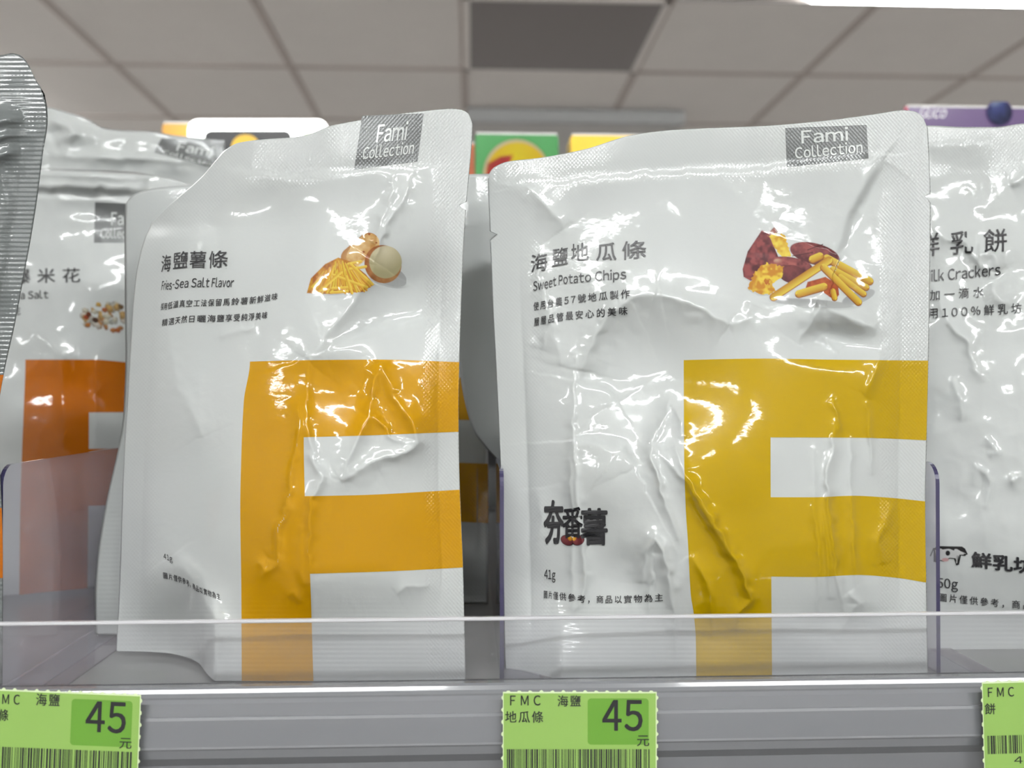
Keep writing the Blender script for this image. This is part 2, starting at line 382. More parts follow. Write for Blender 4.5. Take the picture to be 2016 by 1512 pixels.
# ------------------------------------------------------------------ pouches
class Pouch:
    def __init__(s, name, label, L, R, T, B, base, bulge, thick, step=4, lean=0.0, creases=(), dents=(), noise=(), group=None,
                 notchL=None, notchR=None, sealpx=60, topseal=90, ribs=1180, m=None, free=False, seed=1, cat='snack pouch', seal_str=1.0, crumple=0.0):
        s.L, s.R, s.T, s.B = [np.array(q, float) for q in (L, R, T, B)]
        s.notchL, s.notchR = notchL, notchR
        xs0, xs1 = s.L[:, 1].min()-10, s.R[:, 1].max()+10
        ys0, ys1 = s.T[:, 1].min()-10, s.B[:, 1].max()+10
        s.x0, s.y0, s.st = xs0, ys0, 1.5 if step < 3 else 2.0 if step <= 4 else 3.0
        gx, gy = np.meshgrid(np.arange(xs0, xs1+s.st, s.st), np.arange(ys0, ys1+s.st, s.st))
        l, r = s.fL(gy, 0), s.fR(gy, 0); t, b = s.fT(gx), s.fB(gx)
        u = np.clip((gx-l)/(r-l), 0, 1); v = np.clip((gy-t)/(b-t), 0, 1)
        su = sealpx / max(1, (s.R[:, 1].mean()-s.L[:, 1].mean())); sv = topseal / max(1, (ys1-ys0))
        ui = np.clip((u-su*0.55)/(1-1.1*su), 0, 1); vi = np.clip((v-sv*0.8)/(1-sv*0.8), 0, 1)
        pil = np.sin(np.pi*ui)**0.75 * (np.sin(np.pi*np.clip(vi*0.93, 0, 1)**1.3)**1.2)
        Yb = interp(*zip(*base), u) + lean*(1-v)
        H = bulge*pil
        mask = sst(0, su*1.2, u)*sst(0, su*1.2, 1-u)*sst(0, sv, v)*sst(0, 0.04, 1-v)
        soft = 0.25+0.75*mask
        for kind, pts, amp, wd in creases:
            d, sg, tt = polydist(gx + 3*vnoise((gx, gy), 17, 77), gy + 3*vnoise((gx, gy), 17, 78), pts)
            taper = 0.25 + 0.75*np.sin(np.pi*np.clip(tt, 0, 1))**0.5
            if kind == 'r': hgt = 1.7*amp*taper*np.exp(-np.sqrt((d/(wd*1.25))**2 + 0.012) + 0.11)
            elif kind == 'f': hgt = 1.4*amp*taper*(np.tanh(sg*d/(wd*0.35)))*np.exp(-d/wd/2.2)
            H = H + hgt*soft
        for cx, cy, rx, ry, ang, amp in dents:
            a = math.radians(ang); dx = gx-cx; dy = gy-cy
            p = (dx*math.cos(a)+dy*math.sin(a))/rx; q = (-dx*math.sin(a)+dy*math.cos(a))/ry
            H = H + 2.0*amp*np.exp(-(p*p+q*q)**1.2)*soft
        for per, amp, sd in noise:
            H = H + amp*vnoise((gx, gy), per, sd)*soft
        if crumple:
            for per, k in ((95, 1.0), (48, 0.5), (23, 0.2)):
                wx = gx + per*0.5*vnoise((gx, gy), per*1.3, seed*7+per); wy = gy + per*0.5*vnoise((gx, gy), per*1.3, seed*9+per)
                H = H + crumple*k*(0.6-np.sqrt(vnoise((wx, wy*0.7), per, seed*5+per)**2+0.003))*mask
        Ys = Yb - H
        if not free:                       # the lower edge rests on the shelf floor
            Yfl = 0.1*FPX/np.maximum(b-775, 60)
            wgt = sst(0.80, 1.0, v)
            Ys = Ys*(1-wgt) + Yfl*wgt
        s.G = Ys
        s.seal = (np.maximum(1-sst(su*0.85, su*1.05, np.minimum(u, 1-u)), 1-sst(sv*0.9, sv*1.1, v)))*seal_str*(0.25+0.75*u)
        if m is M_FILM_GREY: s.rib = s.seal*1.0; s.seal = s.seal*0.15
        else: s.rib = sst(ribs-30, ribs+60, gy)*sst(ribs-200, ribs, gy)
        Y0 = np.median(Ys[-8]) if not free else float(np.median(Ys))
        xm = (s.L[-1, 1]+s.R[-1, 1])/2
        base_pt = P(xm, s.B[:, 1].max(), s.Y(np.array([xm]), np.array([s.B[:, 1].max()-2.]))[0])
        s.root = thing(name, tuple(float(q) for q in base_pt), label, cat, group or 'snack pouches on the shelf')
        # body
        wpx, hpx = xs1-xs0, ys1-ys0
        nx, ny = int(wpx/step), int(hpx/step)
        S, Tt = np.meshgrid(np.linspace(0, 1, nx), np.linspace(0, 1, ny))
        ym = (ys0+ys1)/2
        x = (xs0 + S*wpx); y = ys0 + Tt*hpx
        for _ in range(14):
            x = 0.5*x + 0.5*(s.fL(y)+S*(s.fR(y)-s.fL(y))); y = 0.5*y + 0.5*(s.fT(x)+Tt*(s.fB(x)-s.fT(x)))
        x = s.fL(y)+S*(s.fR(y)-s.fL(y))
        Yf = s.Y(x, y)
        Ub = np.clip((S-su*0.6)/(1-1.2*su), 0, 1); Vb = np.clip((Tt-sv*0.8)/(1-sv*0.8), 0, 1)
        bk = thick*np.sin(np.pi*Ub)**0.8*np.sin(np.pi*np.clip(Vb, 0, 1)*0.97)**0.6
        base_plane = interp(*zip(*base), S) + lean*(1-Tt)
        Yk = np.maximum(Yf + 0.0006*np.minimum(1, 6*np.minimum(np.minimum(S, 1-S), np.minimum(Tt, 1-Tt))*4), np.where(bk > 0.0005, np.minimum(base_plane, Yf+0.02) + bk, 0))
        edge = (S < 1e-6) | (S > 1-1e-6) | (Tt < 1e-6) | (Tt > 1-1e-6)
        Yk = np.where(edge, Yf, Yk)
        Vf = P(x, y, Yf); Dn = Yk - Yf
        Vk = Vf.copy(); Vk[..., 1] += Dn           # straight back, not along the sight line
        n = nx*ny
        F1 = grid_faces(ny, nx); idx = np.arange(n).reshape(ny, nx) + n
        idx = np.where(edge, idx-n, idx)
        F2 = np.stack([idx[:-1, :-1], idx[:-1, 1:], idx[1:, 1:], idx[1:, :-1]], -1).reshape(-1, 4)
        uv1 = np.stack([x.ravel()/100, -y.ravel()/100], -1)
        at = s.attr(x, y)
        V = np.concatenate([Vf.reshape(-1, 3), Vk.reshape(-1, 3)])
        z = np.zeros(n)
        s.body = gmesh('pouch_film', V, np.concatenate([F1, F2]), m or M_FILM, s.root, smooth=True, uv=np.concatenate([uv1, uv1]),
                       attrs={k: np.concatenate([q.ravel(), z]) for k, q in at.items()})
    def fL(s, y, n=1):
        r = interp(s.L[:, 0], s.L[:, 1], y)
        if n and s.notchL: r = r + 13*np.clip(1.3-np.abs(y-s.notchL)/6, 0, 1)
        return r
    def fR(s, y, n=1):
        r = interp(s.R[:, 0], s.R[:, 1], y)
        if n and s.notchR: r = r - 13*np.clip(1.3-np.abs(y-s.notchR)/6, 0, 1)
        return r
    def fT(s, x): return interp(s.T[:, 0], s.T[:, 1], x)
    def fB(s, x): return interp(s.B[:, 0], s.B[:, 1], x)
    def samp(s, A, x, y):
        i = np.clip((np.asarray(x)-s.x0)/s.st, 0, A.shape[1]-1.001); j = np.clip((np.asarray(y)-s.y0)/s.st, 0, A.shape[0]-1.001)
        a = i.astype(int); b = j.astype(int); fi = i-a; fj = j-b
        return (A[b, a]*(1-fi)+A[b, a+1]*fi)*(1-fj) + (A[b+1, a]*(1-fi)+A[b+1, a+1]*fi)*fj
    def Y(s, x, y): return s.samp(s.G, x, y)
    def attr(s, x, y): return {'seal': s.samp(s.seal, x, y), 'rib': s.samp(s.rib, x, y)}
    def letterF(s, mt, sl, sr, top, a1b, a2t, a2b, bot, right=None, eps=0.00010):
        """the big printed block letter: stem and two arms that run off the pouch edge"""
        fs = lambda pts: (lambda q, p=np.array(pts, float): interp(p[:, 0], p[:, 1], q))
        sl, sr, top, a1b, a2t, a2b, bot = map(fs, (sl, sr, top, a1b, a2t, a2b, bot))
        R = right or (lambda y: s.fR(y)-0.6)
        e = thing('block_letter', s.root.location, None, None); e.parent = s.root; e.location = (0, 0, 0)
        bpy.data.objects.remove(e)
        patch('block_letter', sl, sr, top, bot, s, mt, s.root, eps)
        patch('block_letter', lambda y: sr(y)-0.2, R, top, a1b, s, mt, s.root, eps)
        patch('block_letter', lambda y: sr(y)-0.2, R, a2t, a2b, s, mt, s.root, eps)
    def badge(s, TL, TR, BR, BL, t1, t2, eps=0.0001, clip=None):
        A = np.array([TL, TR, BR, BL], float)
        n = 26
        S, T = np.meshgrid(np.linspace(0, 1, n), np.linspace(0, 1, n))
        x = (A[0, 0]*(1-S)+A[1, 0]*S)*(1-T)+(A[3, 0]*(1-S)+A[2, 0]*S)*T
        y = (A[0, 1]*(1-S)+A[1, 1]*S)*(1-T)+(A[3, 1]*(1-S)+A[2, 1]*S)*T
        o = grid_mesh('logo_badge', x, y, s, M_SILVER, s.root, eps)
        for st, (u0, u1, vb, hh) in ((t1[0], t1[1]), (t2[0], t2[1])):
            q = lambda u, v: ((A[0]*(1-u)+A[1]*u)*(1-v)+(A[3]*(1-u)+A[2]*u)*v)
            a, b = q(u0, vb), q(u1, vb); up = q(u0, vb-hh)
            text(st, [(0, a[0], a[1]), (1, b[0], b[1])], float(a[1]-up[1]), s, s.root, 'badge_lettering', m=M_PALE, eps=eps+0.0002, cjk=False,
                 shear=float((up[0]-a[0])/(a[1]-up[1])), bold=0.016)

FAMI = ('Fami', (0.27, 0.79, 0.50, 0.36)); COLL = ('Collection', (0.08, 0.90, 0.86, 0.25))

# ---------- the fries pouch in front
A = Pouch('snack_pouch', 'white fries pouch with amber block letter and cut potato picture, foremost', 
    L=[(400, 302), (440, 297), (470, 285), (500, 276), (540, 268), (600, 262), (700, 256), (800, 250), (900, 244), (1000, 240), (1100, 237), (1200, 233), (1283, 229), (1300, 229)],
    R=[(215, 931), (260, 930), (330, 925), (405, 918), (500, 912), (600, 908), (700, 905), (800, 903), (900, 904), (1000, 907), (1120, 912), (1250, 915), (1341, 917)],
    T=[(297, 440), (330, 407), (370, 372), (400, 345), (425, 315), (445, 294), (470, 281), (520, 274), (580, 270), (610, 264), (650, 248), (700, 238), (760, 228), (830, 219), (890, 214), (908, 216), (922, 224), (930, 242)],
    B=[(229, 1283), (280, 1284), (330, 1287), (370, 1296), (392, 1307), (408, 1328), (425, 1341), (600, 1341), (917, 1341)],
    base=[(0, .356), (.08, .346), (.2, .336), (.35, .327), (.6, .318), (1, .318)], bulge=0.012, thick=0.010, step=2.5, lean=0.009,
    creases=[('r', [(778, 335), (772, 380), (752, 430), (735, 480)], .0010, 9),
             ('r', [(812, 340), (790, 400), (757, 450), (735, 520)], .0012, 12),
             ('r', [(745, 520), (700, 590), (650, 650), (606, 710)], .0016, 26),
             ('r', [(606, 706), (602, 790), (604, 850), (616, 910), (636, 945), (612, 980), (612, 1010), (608, 1125), (614, 1200)], .0014, 10),
             ('r', [(588, 790), (590, 850), (578, 910), (566, 1000), (548, 1040), (545, 1110), (520, 1130), (510, 1105)], .0012, 9),
             ('r', [(748, 712), (735, 760), (728, 820), (712, 845), (700, 870), (670, 945)], .0022, 16),
             ('r', [(748, 712), (775, 780), (810, 830), (822, 870), (800, 890), (740, 905), (672, 948)], .0022, 18),
             ('r', [(735, 820), (760, 840), (765, 860), (795, 872)], .0010, 7),
             ('r', [(590, 1035), (592, 1130), (600, 1155)], .0005, 7),
             ('r', [(566, 1175), (578, 1165), (590, 1190)], .0006, 7),
             ('r', [(780, 1170), (800, 1155), (840, 1152)], .0006, 9),
             ('r', [(330, 640), (350, 760), (400, 860)], .0008, 22),
             ('r', [(430, 660), (470, 655), (500, 640)], .0005, 9),
             ('f', [(440, 330), (560, 345), (700, 338), (800, 332)], .0006, 22),
             ('f', [(930, 620), (780, 640), (640, 690)], -.0010, 30),
             ('r', [(345, 1090), (390, 1160), (430, 1230), (440, 1290)], .0016, 24)],
    dents=[(800, 600, 130, 90, -20, -.0045), (860, 800, 90, 80, 0, .0015), (700, 770, 120, 60, 10, -.002), (520, 430, 90, 60, -30, -.0015), (730, 1240, 160, 80, 0, -.0015), (380, 780, 60, 120, 20, .0012), (420, 1255, 40, 60, 0, .002)],
    noise=((150, .0010, 11), (60, .0001, 12)), crumple=.00016, notchR=405, sealpx=75, topseal=110, seed=3)
A.letterF(M_YEL, [(700, 492), (712, 492), (790, 480), (900, 475), (1000, 473), (1150, 475), (1341, 476)],
          [(700, 598), (865, 598), (975, 600), (1125, 610), (1341, 617)],
          [(470, 713), (492, 712), (610, 709), (750, 708), (905, 713)],
          [(590, 861), (700, 858), (905, 850)], [(590, 977), (700, 975), (907, 964)], [(600, 1130), (760, 1125), (915, 1117)], [(470, 1340.5), (620, 1340.5)])
A.badge((713, 228), (834, 223), (822, 318), (697, 334), ('Fami', (0.28, 0.78, 0.52, 0.36)), ('Collection', (0.10, 0.92, 0.82, 0.24)))
text('海鹽薯條', [(0, 316, 537), (.18, 334, 534), (.28, 341, 531), (.43, 366, 528), (.55, 374, 528), (.72, 404, 528), (.84, 415, 528), (1, 449, 526)], 34, A, A.root, 'product_title', gap=.3, bold=.009, shear=.05)
text('Fries-Sea Salt Flavor', [(0, 317, 571), (.2, 334, 570), (.4, 364, 566), (.6, 401, 565), (1, 460, 565)], 19, A, A.root, 'product_name', cjk=False, shear=.12, bold=.009)
text('採用低溫真空工法保留馬鈴薯新鮮滋味', [(0, 316, 611), (.1, 327, 610), (.25, 355, 605), (.4, 391, 604), (.6, 440, 602), (.8, 498, 598), (1, 546, 590)], 14.5, A, A.root, 'slogan', gap=.12, bold=.011, shear=.1)
text('精選天然日曬海鹽享受純淨美味', [(0, 318, 643), (.1, 336, 640), (.3, 372, 635), (.5, 425, 634), (.8, 490, 631), (1, 526, 627)], 14.5, A, A.root, 'slogan', gap=.12, bold=.011, shear=.1)
text('41g', [(0, 322, 1100), (1, 340, 1106)], 11, A, A.root, 'weight_mark', cjk=False, shear=-.1)
text('圖片僅供參考，商品以實物為主', [(0, 321, 1139), (.1, 336, 1142), (.35, 366, 1152), (.6, 388, 1165), (1, 434, 1182)], 13, A, A.root, 'small_print', gap=.12, shear=-.08)
cv = Canvas(596, 800, 450, 592)
cv.ellipse(762, 540, 42, 20, 25, (168, 170, 172), (186, 189, 188))
cv.capsule(726, 479, 692, 508, 21, (236, 200, 140), (176, 120, 60))
cv.ellipse(712, 490, 38, 19, -45, (240, 208, 150), (200, 148, 80), noise=.3, seed=21)
for a_, b_, r_ in ((716, 496, 2.5), (741, 478, 2), (727, 461, 2.5)): cv.ellipse(a_, b_, r_, r_*.8, 0, (150, 70, 30), (165, 95, 40))
cv.ellipse(754, 520, 38, 36, 60, (206, 166, 110), (160, 92, 40), hx=.2, hy=-.2, noise=.15, seed=23)
cv.ellipse(759, 516, 32, 32, 40, (226, 216, 184), (186, 178, 136), hx=-.5, hy=-.5)
cv.poly([(604, 577), (612, 548), (640, 520), (666, 507), (690, 515), (720, 540), (737, 560), (714, 575), (650, 579)], (214, 156, 44), (170, 96, 30), noise=.5, seed=6)
rs = np.random.RandomState(8)
for k in range(95):
    f_ = (rs.rand()**.8)*rs.choice([-1, 1])*(1-k/210)
    ax = 668+f_*24+rs.uniform(-5, 5); ay = 511+abs(f_)*16+rs.uniform(-3, 8); bx = 669+f_*66+rs.uniform(-4, 4); by = 579-max(0, abs(f_)-.6)*30-rs.uniform(0, 8)
    t0, t1 = rs.uniform(0, .3), rs.uniform(.75, 1.0)
    sx, sy, ex, ey = ax+(bx-ax)*t0, ay+(by-ay)*t0, ax+(bx-ax)*t1, ay+(by-ay)*t1
    c_ = random.choice([(250, 214, 66), (244, 200, 70), (238, 220, 70), (248, 190, 60), (252, 224, 110)])
    cv.capsule(sx, sy, ex, ey, rs.uniform(1.7, 2.4), c_, (196, 122, 40))
for q in ((686, 520, 710, 515), (690, 530, 720, 525), (657, 542, 722, 566), (655, 568, 690, 566), (652, 576, 684, 574), (690, 520, 733, 560), (672, 535, 630, 572), (682, 545, 693, 577)):
    cv.capsule(*q, 2.9, (254, 226, 90), (214, 160, 50))
cv.build('food_picture', A, A.root)

# ---------- the sweet potato pouch in front
Bp = Pouch('snack_pouch', 'white sweet potato chips pouch with mustard block letter, foremost beside the fries pouch',
    L=[(320, 963), (350, 961), (470, 965), (600, 970), (720, 976), (870, 983), (1000, 988), (1200, 992), (1316, 995), (1345, 1000)],
    R=[(215, 1824), (260, 1827), (400, 1832), (600, 1830), (800, 1826), (1000, 1822), (1150, 1824), (1345, 1827)],
    T=[(961, 352), (965, 338), (975, 328), (1000, 318), (1060, 311), (1150, 294), (1240, 267), (1310, 257), (1400, 252), (1500, 248), (1620, 238), (1720, 225), (1780, 217), (1800, 219), (1816, 230), (1826, 252)],
    B=[(990, 1317), (1020, 1320), (1050, 1327), (1080, 1335), (1110, 1343), (1300, 1343), (1827, 1343)],
    base=[(0, .335), (.1, .331), (.3, .326), (.6, .322), (1, .3175)], bulge=0.015, thick=0.012, step=2.5, lean=0.009,
    creases=[('r', [(1148, 730), (1155, 700), (1170, 665), (1200, 618), (1240, 587), (1300, 576)], .0026, 26),
             ('r', [(1290, 578), (1340, 592), (1390, 612), (1436, 640)], .0022, 22),
             ('r', [(1436, 640), (1470, 628), (1480, 600)], .0008, 12),
             ('r', [(1318, 790), (1305, 832), (1281, 868), (1283, 900), (1298, 950), (1312, 1000), (1336, 1062)], .0016, 9),
             ('r', [(1325, 798), (1341, 832), (1340, 862)], .0012, 8),
             ('r', [(1330, 880), (1342, 915), (1368, 965), (1420, 1052), (1462, 1128), (1478, 1180), (1452, 1212), (1445, 1240)], .0020, 11),
             ('r', [(1290, 880), (1350, 950), (1400, 1030), (1440, 1100)], .0009, 9),
             ('r', [(1360, 1092), (1392, 1145), (1405, 1205), (1404, 1260)], .0014, 12),
             ('r', [(1262, 1150), (1270, 1090), (1287, 1060), (1305, 1085), (1318, 1140), (1328, 1210), (1332, 1300)], .0022, 14),
             ('r', [(1277, 1200), (1282, 1130), (1290, 1090)], .0010, 7),
             ('r', [(1132, 700), (1128, 860), (1136, 1000), (1146, 1080), (1152, 1130), (1148, 1160), (1134, 1206)], .0014, 9),
             ('r', [(1120, 900), (1125, 1000), (1126, 1200)], .0008, 7),
             ('r', [(1060, 500), (1062, 560), (1085, 640), (1105, 720)], .0010, 14),
             ('r', [(1088, 600), (1075, 660), (1065, 690)], .0008, 9),
             ('f', [(1135, 868), (1180, 866), (1230, 880), (1250, 920)], .0016, 28),
             ('f', [(1140, 752), (1200, 765), (1215, 790)], .0010, 22),
             ('r', [(1638, 785), (1655, 850)], .0008, 6),
             ('r', [(1642, 830), (1640, 890), (1628, 930), (1630, 990), (1640, 1060), (1646, 1120), (1662, 1208)], .0014, 8),
             ('r', [(1602, 880), (1603, 1000), (1612, 1100), (1612, 1210)], .0007, 7),
             ('r', [(1618, 1000), (1628, 1090), (1634, 1180)], .0007, 6),
             ('r', [(1706, 788), (1712, 860), (1716, 935)], .0009, 6),
             ('r', [(1674, 860), (1675, 1000), (1682, 1110), (1688, 1160)], .0008, 6),
             ('r', [(1735, 690), (1725, 730), (1702, 778)], .0014, 12),
             ('r', [(1755, 990), (1730, 1060), (1740, 1110)], .0012, 12),
             ('f', [(1738, 318), (1712, 360), (1676, 430), (1655, 500)], .0016, 26),
             ('r', [(1608, 598), (1660, 622), (1728, 651)], .0016, 16),
             ('r', [(1620, 662), (1640, 690), (1650, 695)], .0007, 6),
             ('r', [(1568, 675), (1600, 630), (1618, 598)], .0012, 14),
             ('f', [(1000, 372), (1150, 352), (1300, 338), (1500, 330), (1735, 306)], .0007, 22),
             ('r', [(1672, 1165), (1690, 1190), (1640, 1260)], .0010, 12),
             ('r', [(1020, 1130), (1066, 1030), (1055, 960)], .0010, 20),
             ('r', [(975, 360), (1040, 372), (1080, 410), (1110, 450)], .0016, 22)],
    dents=[(1270, 730, 150, 110, 30, -.0045), (1190, 950, 60, 70, 0, .0015), (1640, 672, 80, 34, 5, -.0028), (1400, 1270, 60, 50, 0, -.0025), (1680, 1250, 90, 50, 10, -.0020), (1600, 900, 120, 160, 0, -.0010), (1430, 900, 90, 100, 0, .0010), (1230, 1130, 60, 60, 0, -.0015)],
    noise=((150, .0010, 31), (60, .0001, 32)), crumple=.00016, notchL=463, notchR=389, sealpx=100, topseal=105, seed=6)
Bp.letterF(M_YEL2, [(700, 1346), (900, 1347), (1000, 1350), (1060, 1354), (1170, 1360), (1210, 1366), (1260, 1370), (1343, 1371)],
           [(700, 1517), (861, 1517), (1343, 1520)],
           [(1340, 709), (1500, 706), (1640, 708), (1830, 710)],
           [(1510, 861), (1700, 862), (1830, 867)], [(1510, 979), (1600, 979), (1680, 976), (1740, 979), (1830, 988)], [(1510, 1135), (1600, 1136), (1690, 1132), (1760, 1137), (1830, 1148)], [(1360, 1342.5), (1520, 1342.5)])
Bp.badge((1546, 252), (1706, 246), (1710, 312), (1549, 329), ('Fami', (0.18, 0.78, 0.42, 0.36)), ('Collection', (0.10, 0.94, 0.80, 0.30)))
text('海鹽地瓜條', [(0, 1044, 538), (.16, 1078, 531), (.2, 1084, 527), (.36, 1117, 521), (.44, 1127, 516), (.6, 1165, 513), (.65, 1178, 514), (.8, 1217, 512), (.87, 1231, 511), (1, 1274, 508)], 36, Bp, Bp.root, 'product_title', gap=.3, bold=.009)
text('Sweet Potato Chips', [(0, 1049, 573), (.2, 1078, 567), (.38, 1103, 560), (.6, 1140, 556), (1, 1234, 548)], 20, Bp, Bp.root, 'product_name', cjk=False, bold=.009)
text('使用台農57號地瓜製作', [(0, 1050, 612), (.2, 1078, 607), (.4, 1112, 600), (.6, 1152, 595), (1, 1240, 586)], 17, Bp, Bp.root, 'slogan', gap=.2, bold=.011)
text('層層品管最安心的美味', [(0, 1051, 643), (.2, 1078, 637), (.4, 1112, 631), (.6, 1150, 627), (1, 1236, 620)], 17, Bp, Bp.root, 'slogan', gap=.2, bold=.011)
text('夯', [(0, 1070, 1072), (1, 1110, 1072)], 88, Bp, Bp.root, 'producer_logo', bold=.034)
text('番', [(0, 1106, 1060), (1, 1148, 1060)], 62, Bp, Bp.root, 'producer_logo', bold=.022)
text('薯', [(0, 1142, 1074), (1, 1198, 1074)], 74, Bp, Bp.root, 'producer_logo', bold=.026)
cv = Canvas(1098, 1156, 1046, 1082, step=.8)
cv.ellipse(1117, 1064, 14, 10, 25, (40, 20, 25), (40, 20, 25)); cv.ellipse(1138, 1064, 13, 10, -20, (40, 20, 25), (40, 20, 25))
cv.ellipse(1116, 1064, 12, 8.5, 25, (150, 70, 70), (110, 40, 48)); cv.ellipse(1139, 1064, 11.5, 8.5, -20, (150, 70, 70), (110, 40, 48))
cv.ellipse(1122, 1060, 5, 4, 60, (250, 190, 60), (214, 140, 40)); cv.ellipse(1131, 1060, 5, 3.6, -60, (250, 190, 60), (214, 140, 40))
cv.build('logo_emblem', Bp, Bp.root, eps=.0002)
text('41g', [(0, 1071, 1139), (1, 1094, 1141)], 18, Bp, Bp.root, 'weight_mark', cjk=False)
text('圖片僅供參考，商品以實物為主', [(0, 1070, 1178), (.2, 1098, 1181), (.45, 1160, 1188), (.7, 1222, 1188), (1, 1306, 1184)], 16, Bp, Bp.root, 'small_print', gap=.15, bold=.009)
cv = Canvas(1456, 1732, 440, 612)
SK, SKD, YE, YO = (158, 78, 78), (92, 36, 44), (246, 214, 70), (206, 140, 40)
cv.ellipse(1600, 597, 80, 8, 4, (168, 170, 170), (188, 191, 190)); cv.ellipse(1690, 585, 34, 12, -20, (160, 162, 164), (188, 191, 190))
cv.poly([(1500, 453), (1512, 458), (1530, 500), (1538, 520), (1500, 540), (1478, 553), (1464, 545), (1462, 530), (1472, 495)], SK, SKD, noise=.45, seed=4)
cv.poly([(1511, 461), (1524, 447), (1532, 456), (1524, 464), (1512, 464)], (150, 70, 50), (90, 36, 30))
cv.poly([(1513, 464), (1530, 459), (1546, 463), (1551, 480), (1558, 505), (1540, 508), (1530, 495)], (250, 224, 90), (214, 160, 40), noise=.4, wob=2, seed=9)
cv.ellipse(1604, 500, 50, 21, 14, (160, 84, 82), SKD, noise=.4, seed=12)
cv.capsule(1590, 492, 1620, 481, .8, (84, 34, 40)); cv.capsule(1560, 504, 1600, 497, .8, (84, 34, 40))
cv.ellipse(1555, 522, 45, 16, 8, (176, 96, 92), SKD, noise=.35, seed=14); cv.ellipse(1532, 514, 9, 5, 0, (206, 166, 140), (170, 100, 90))
cv.ellipse(1560, 540, 28, 18, 12, (128, 62, 62), SKD, noise=.3, seed=15)
cv.poly([(1481, 545), (1492, 528), (1508, 518), (1530, 522), (1543, 524), (1540, 545), (1520, 560), (1528, 574), (1512, 580), (1488, 577), (1473, 566)], YE, (206, 140, 36), noise=.7, wob=2.2, seed=17)
cv.poly([(1500, 550), (1520, 552), (1510, 562)], (190, 96, 30), YO, wob=3, seed=3)
cv.poly([(1590, 555), (1625, 545), (1650, 560), (1652, 580), (1644, 592), (1620, 575), (1585, 570)], (196, 96, 40), (150, 56, 24), seed=19)
FR, FD = (236, 210, 74), (190, 130, 30)
for q, r_ in (((1628, 508, 1712, 553), 7), ((1640, 530, 1705, 565), 6), ((1655, 545, 1700, 578), 5.5), ((1600, 510, 1614, 504), 7), ((1573, 578, 1622, 564), 7), ((1640, 573, 1643, 586), 5),
              ((1632, 512, 1523, 584), 7), ((1622, 526, 1690, 594), 6.5)):
    cv.capsule(q[0], q[1]+1.2, q[2], q[3]+1.2, r_+1, (170, 104, 30), (140, 80, 24)); cv.capsule(*q, r_, FR, FD)
cv.build('food_picture', Bp, Bp.root)

# ---------- second fries pouch, seen to the left of the first
H = Pouch('snack_pouch', 'plain white pouch edge standing just behind the left side of the front fries pouch',
    L=[(365, 252), (400, 247), (430, 245), (600, 246), (700, 247), (800, 244), (850, 239), (900, 229), (960, 215), (1020, 203), (1100, 191), (1180, 186), (1252, 187)],
    R=[(365, 700), (1252, 680)],
    T=[(247, 402), (256, 388), (272, 378), (300, 371), (350, 366), (420, 363), (700, 355)], B=[(187, 1252), (300, 1252), (700, 1246)],
    base=[(0, .376), (.25, .376), (1, .376)], bulge=.004, thick=.012, step=7, lean=.016, noise=((120, .0008, 3), (50, .0003, 4)),
    creases=[('r', [(232, 860), (225, 900), (205, 1010)], .0025, 24)], sealpx=60, topseal=110, ribs=930, seed=8, seal_str=.2)
# ---------- another fries pouch further back in the same lane, seen between the two front pouches
D = Pouch('snack_pouch', 'amber lettered pouch deep in the lane, seen in the gap between the two front pouches',
    L=[(600, 560), (1190, 560)], R=[(600, 958), (800, 960), (1000, 962), (1190, 961)],
    T=[(560, 640), (962, 640)], B=[(560, 1190), (961, 1190)],
    base=[(0, .42), (1, .42)], bulge=.008, thick=.01, step=7, lean=.035, noise=((80, .001, 5),), sealpx=40, topseal=60, ribs=1100, seed=9)
D.letterF(M_YEL, [(600, 700), (1190, 700)], [(600, 780), (1190, 780)], [(600, 738), (962, 744)], [(700, 822), (962, 828)], [(700, 903), (962, 913)], [(700, 1018), (962, 1030)], [(700, 1189), (962, 1189)])
# ---------- second sweet potato pouch behind the first
Cc = Pouch('snack_pouch', 'plain white pouch close behind the left edge of the front sweet potato pouch',
    L=[(340, 862), (500, 870), (600, 882), (660, 896), (720, 904), (760, 909), (800, 917), (850, 933), (880, 955), (910, 980), (930, 987), (1335, 993)],
    R=[(340, 1500), (1335, 1500)], T=[(860, 356), (890, 347), (925, 343), (960, 342), (1500, 335)], B=[(985, 1240), (1500, 1240)],
    base=[(0, .372), (.15, .365), (1, .365)], bulge=.003, thick=.01, step=7, lean=.014, noise=((120, .001, 5),), 
    creases=[('r', [(930, 840), (960, 880), (985, 915)], .001, 14)], sealpx=60, topseal=110, ribs=2000, seed=10, seal_str=.3)

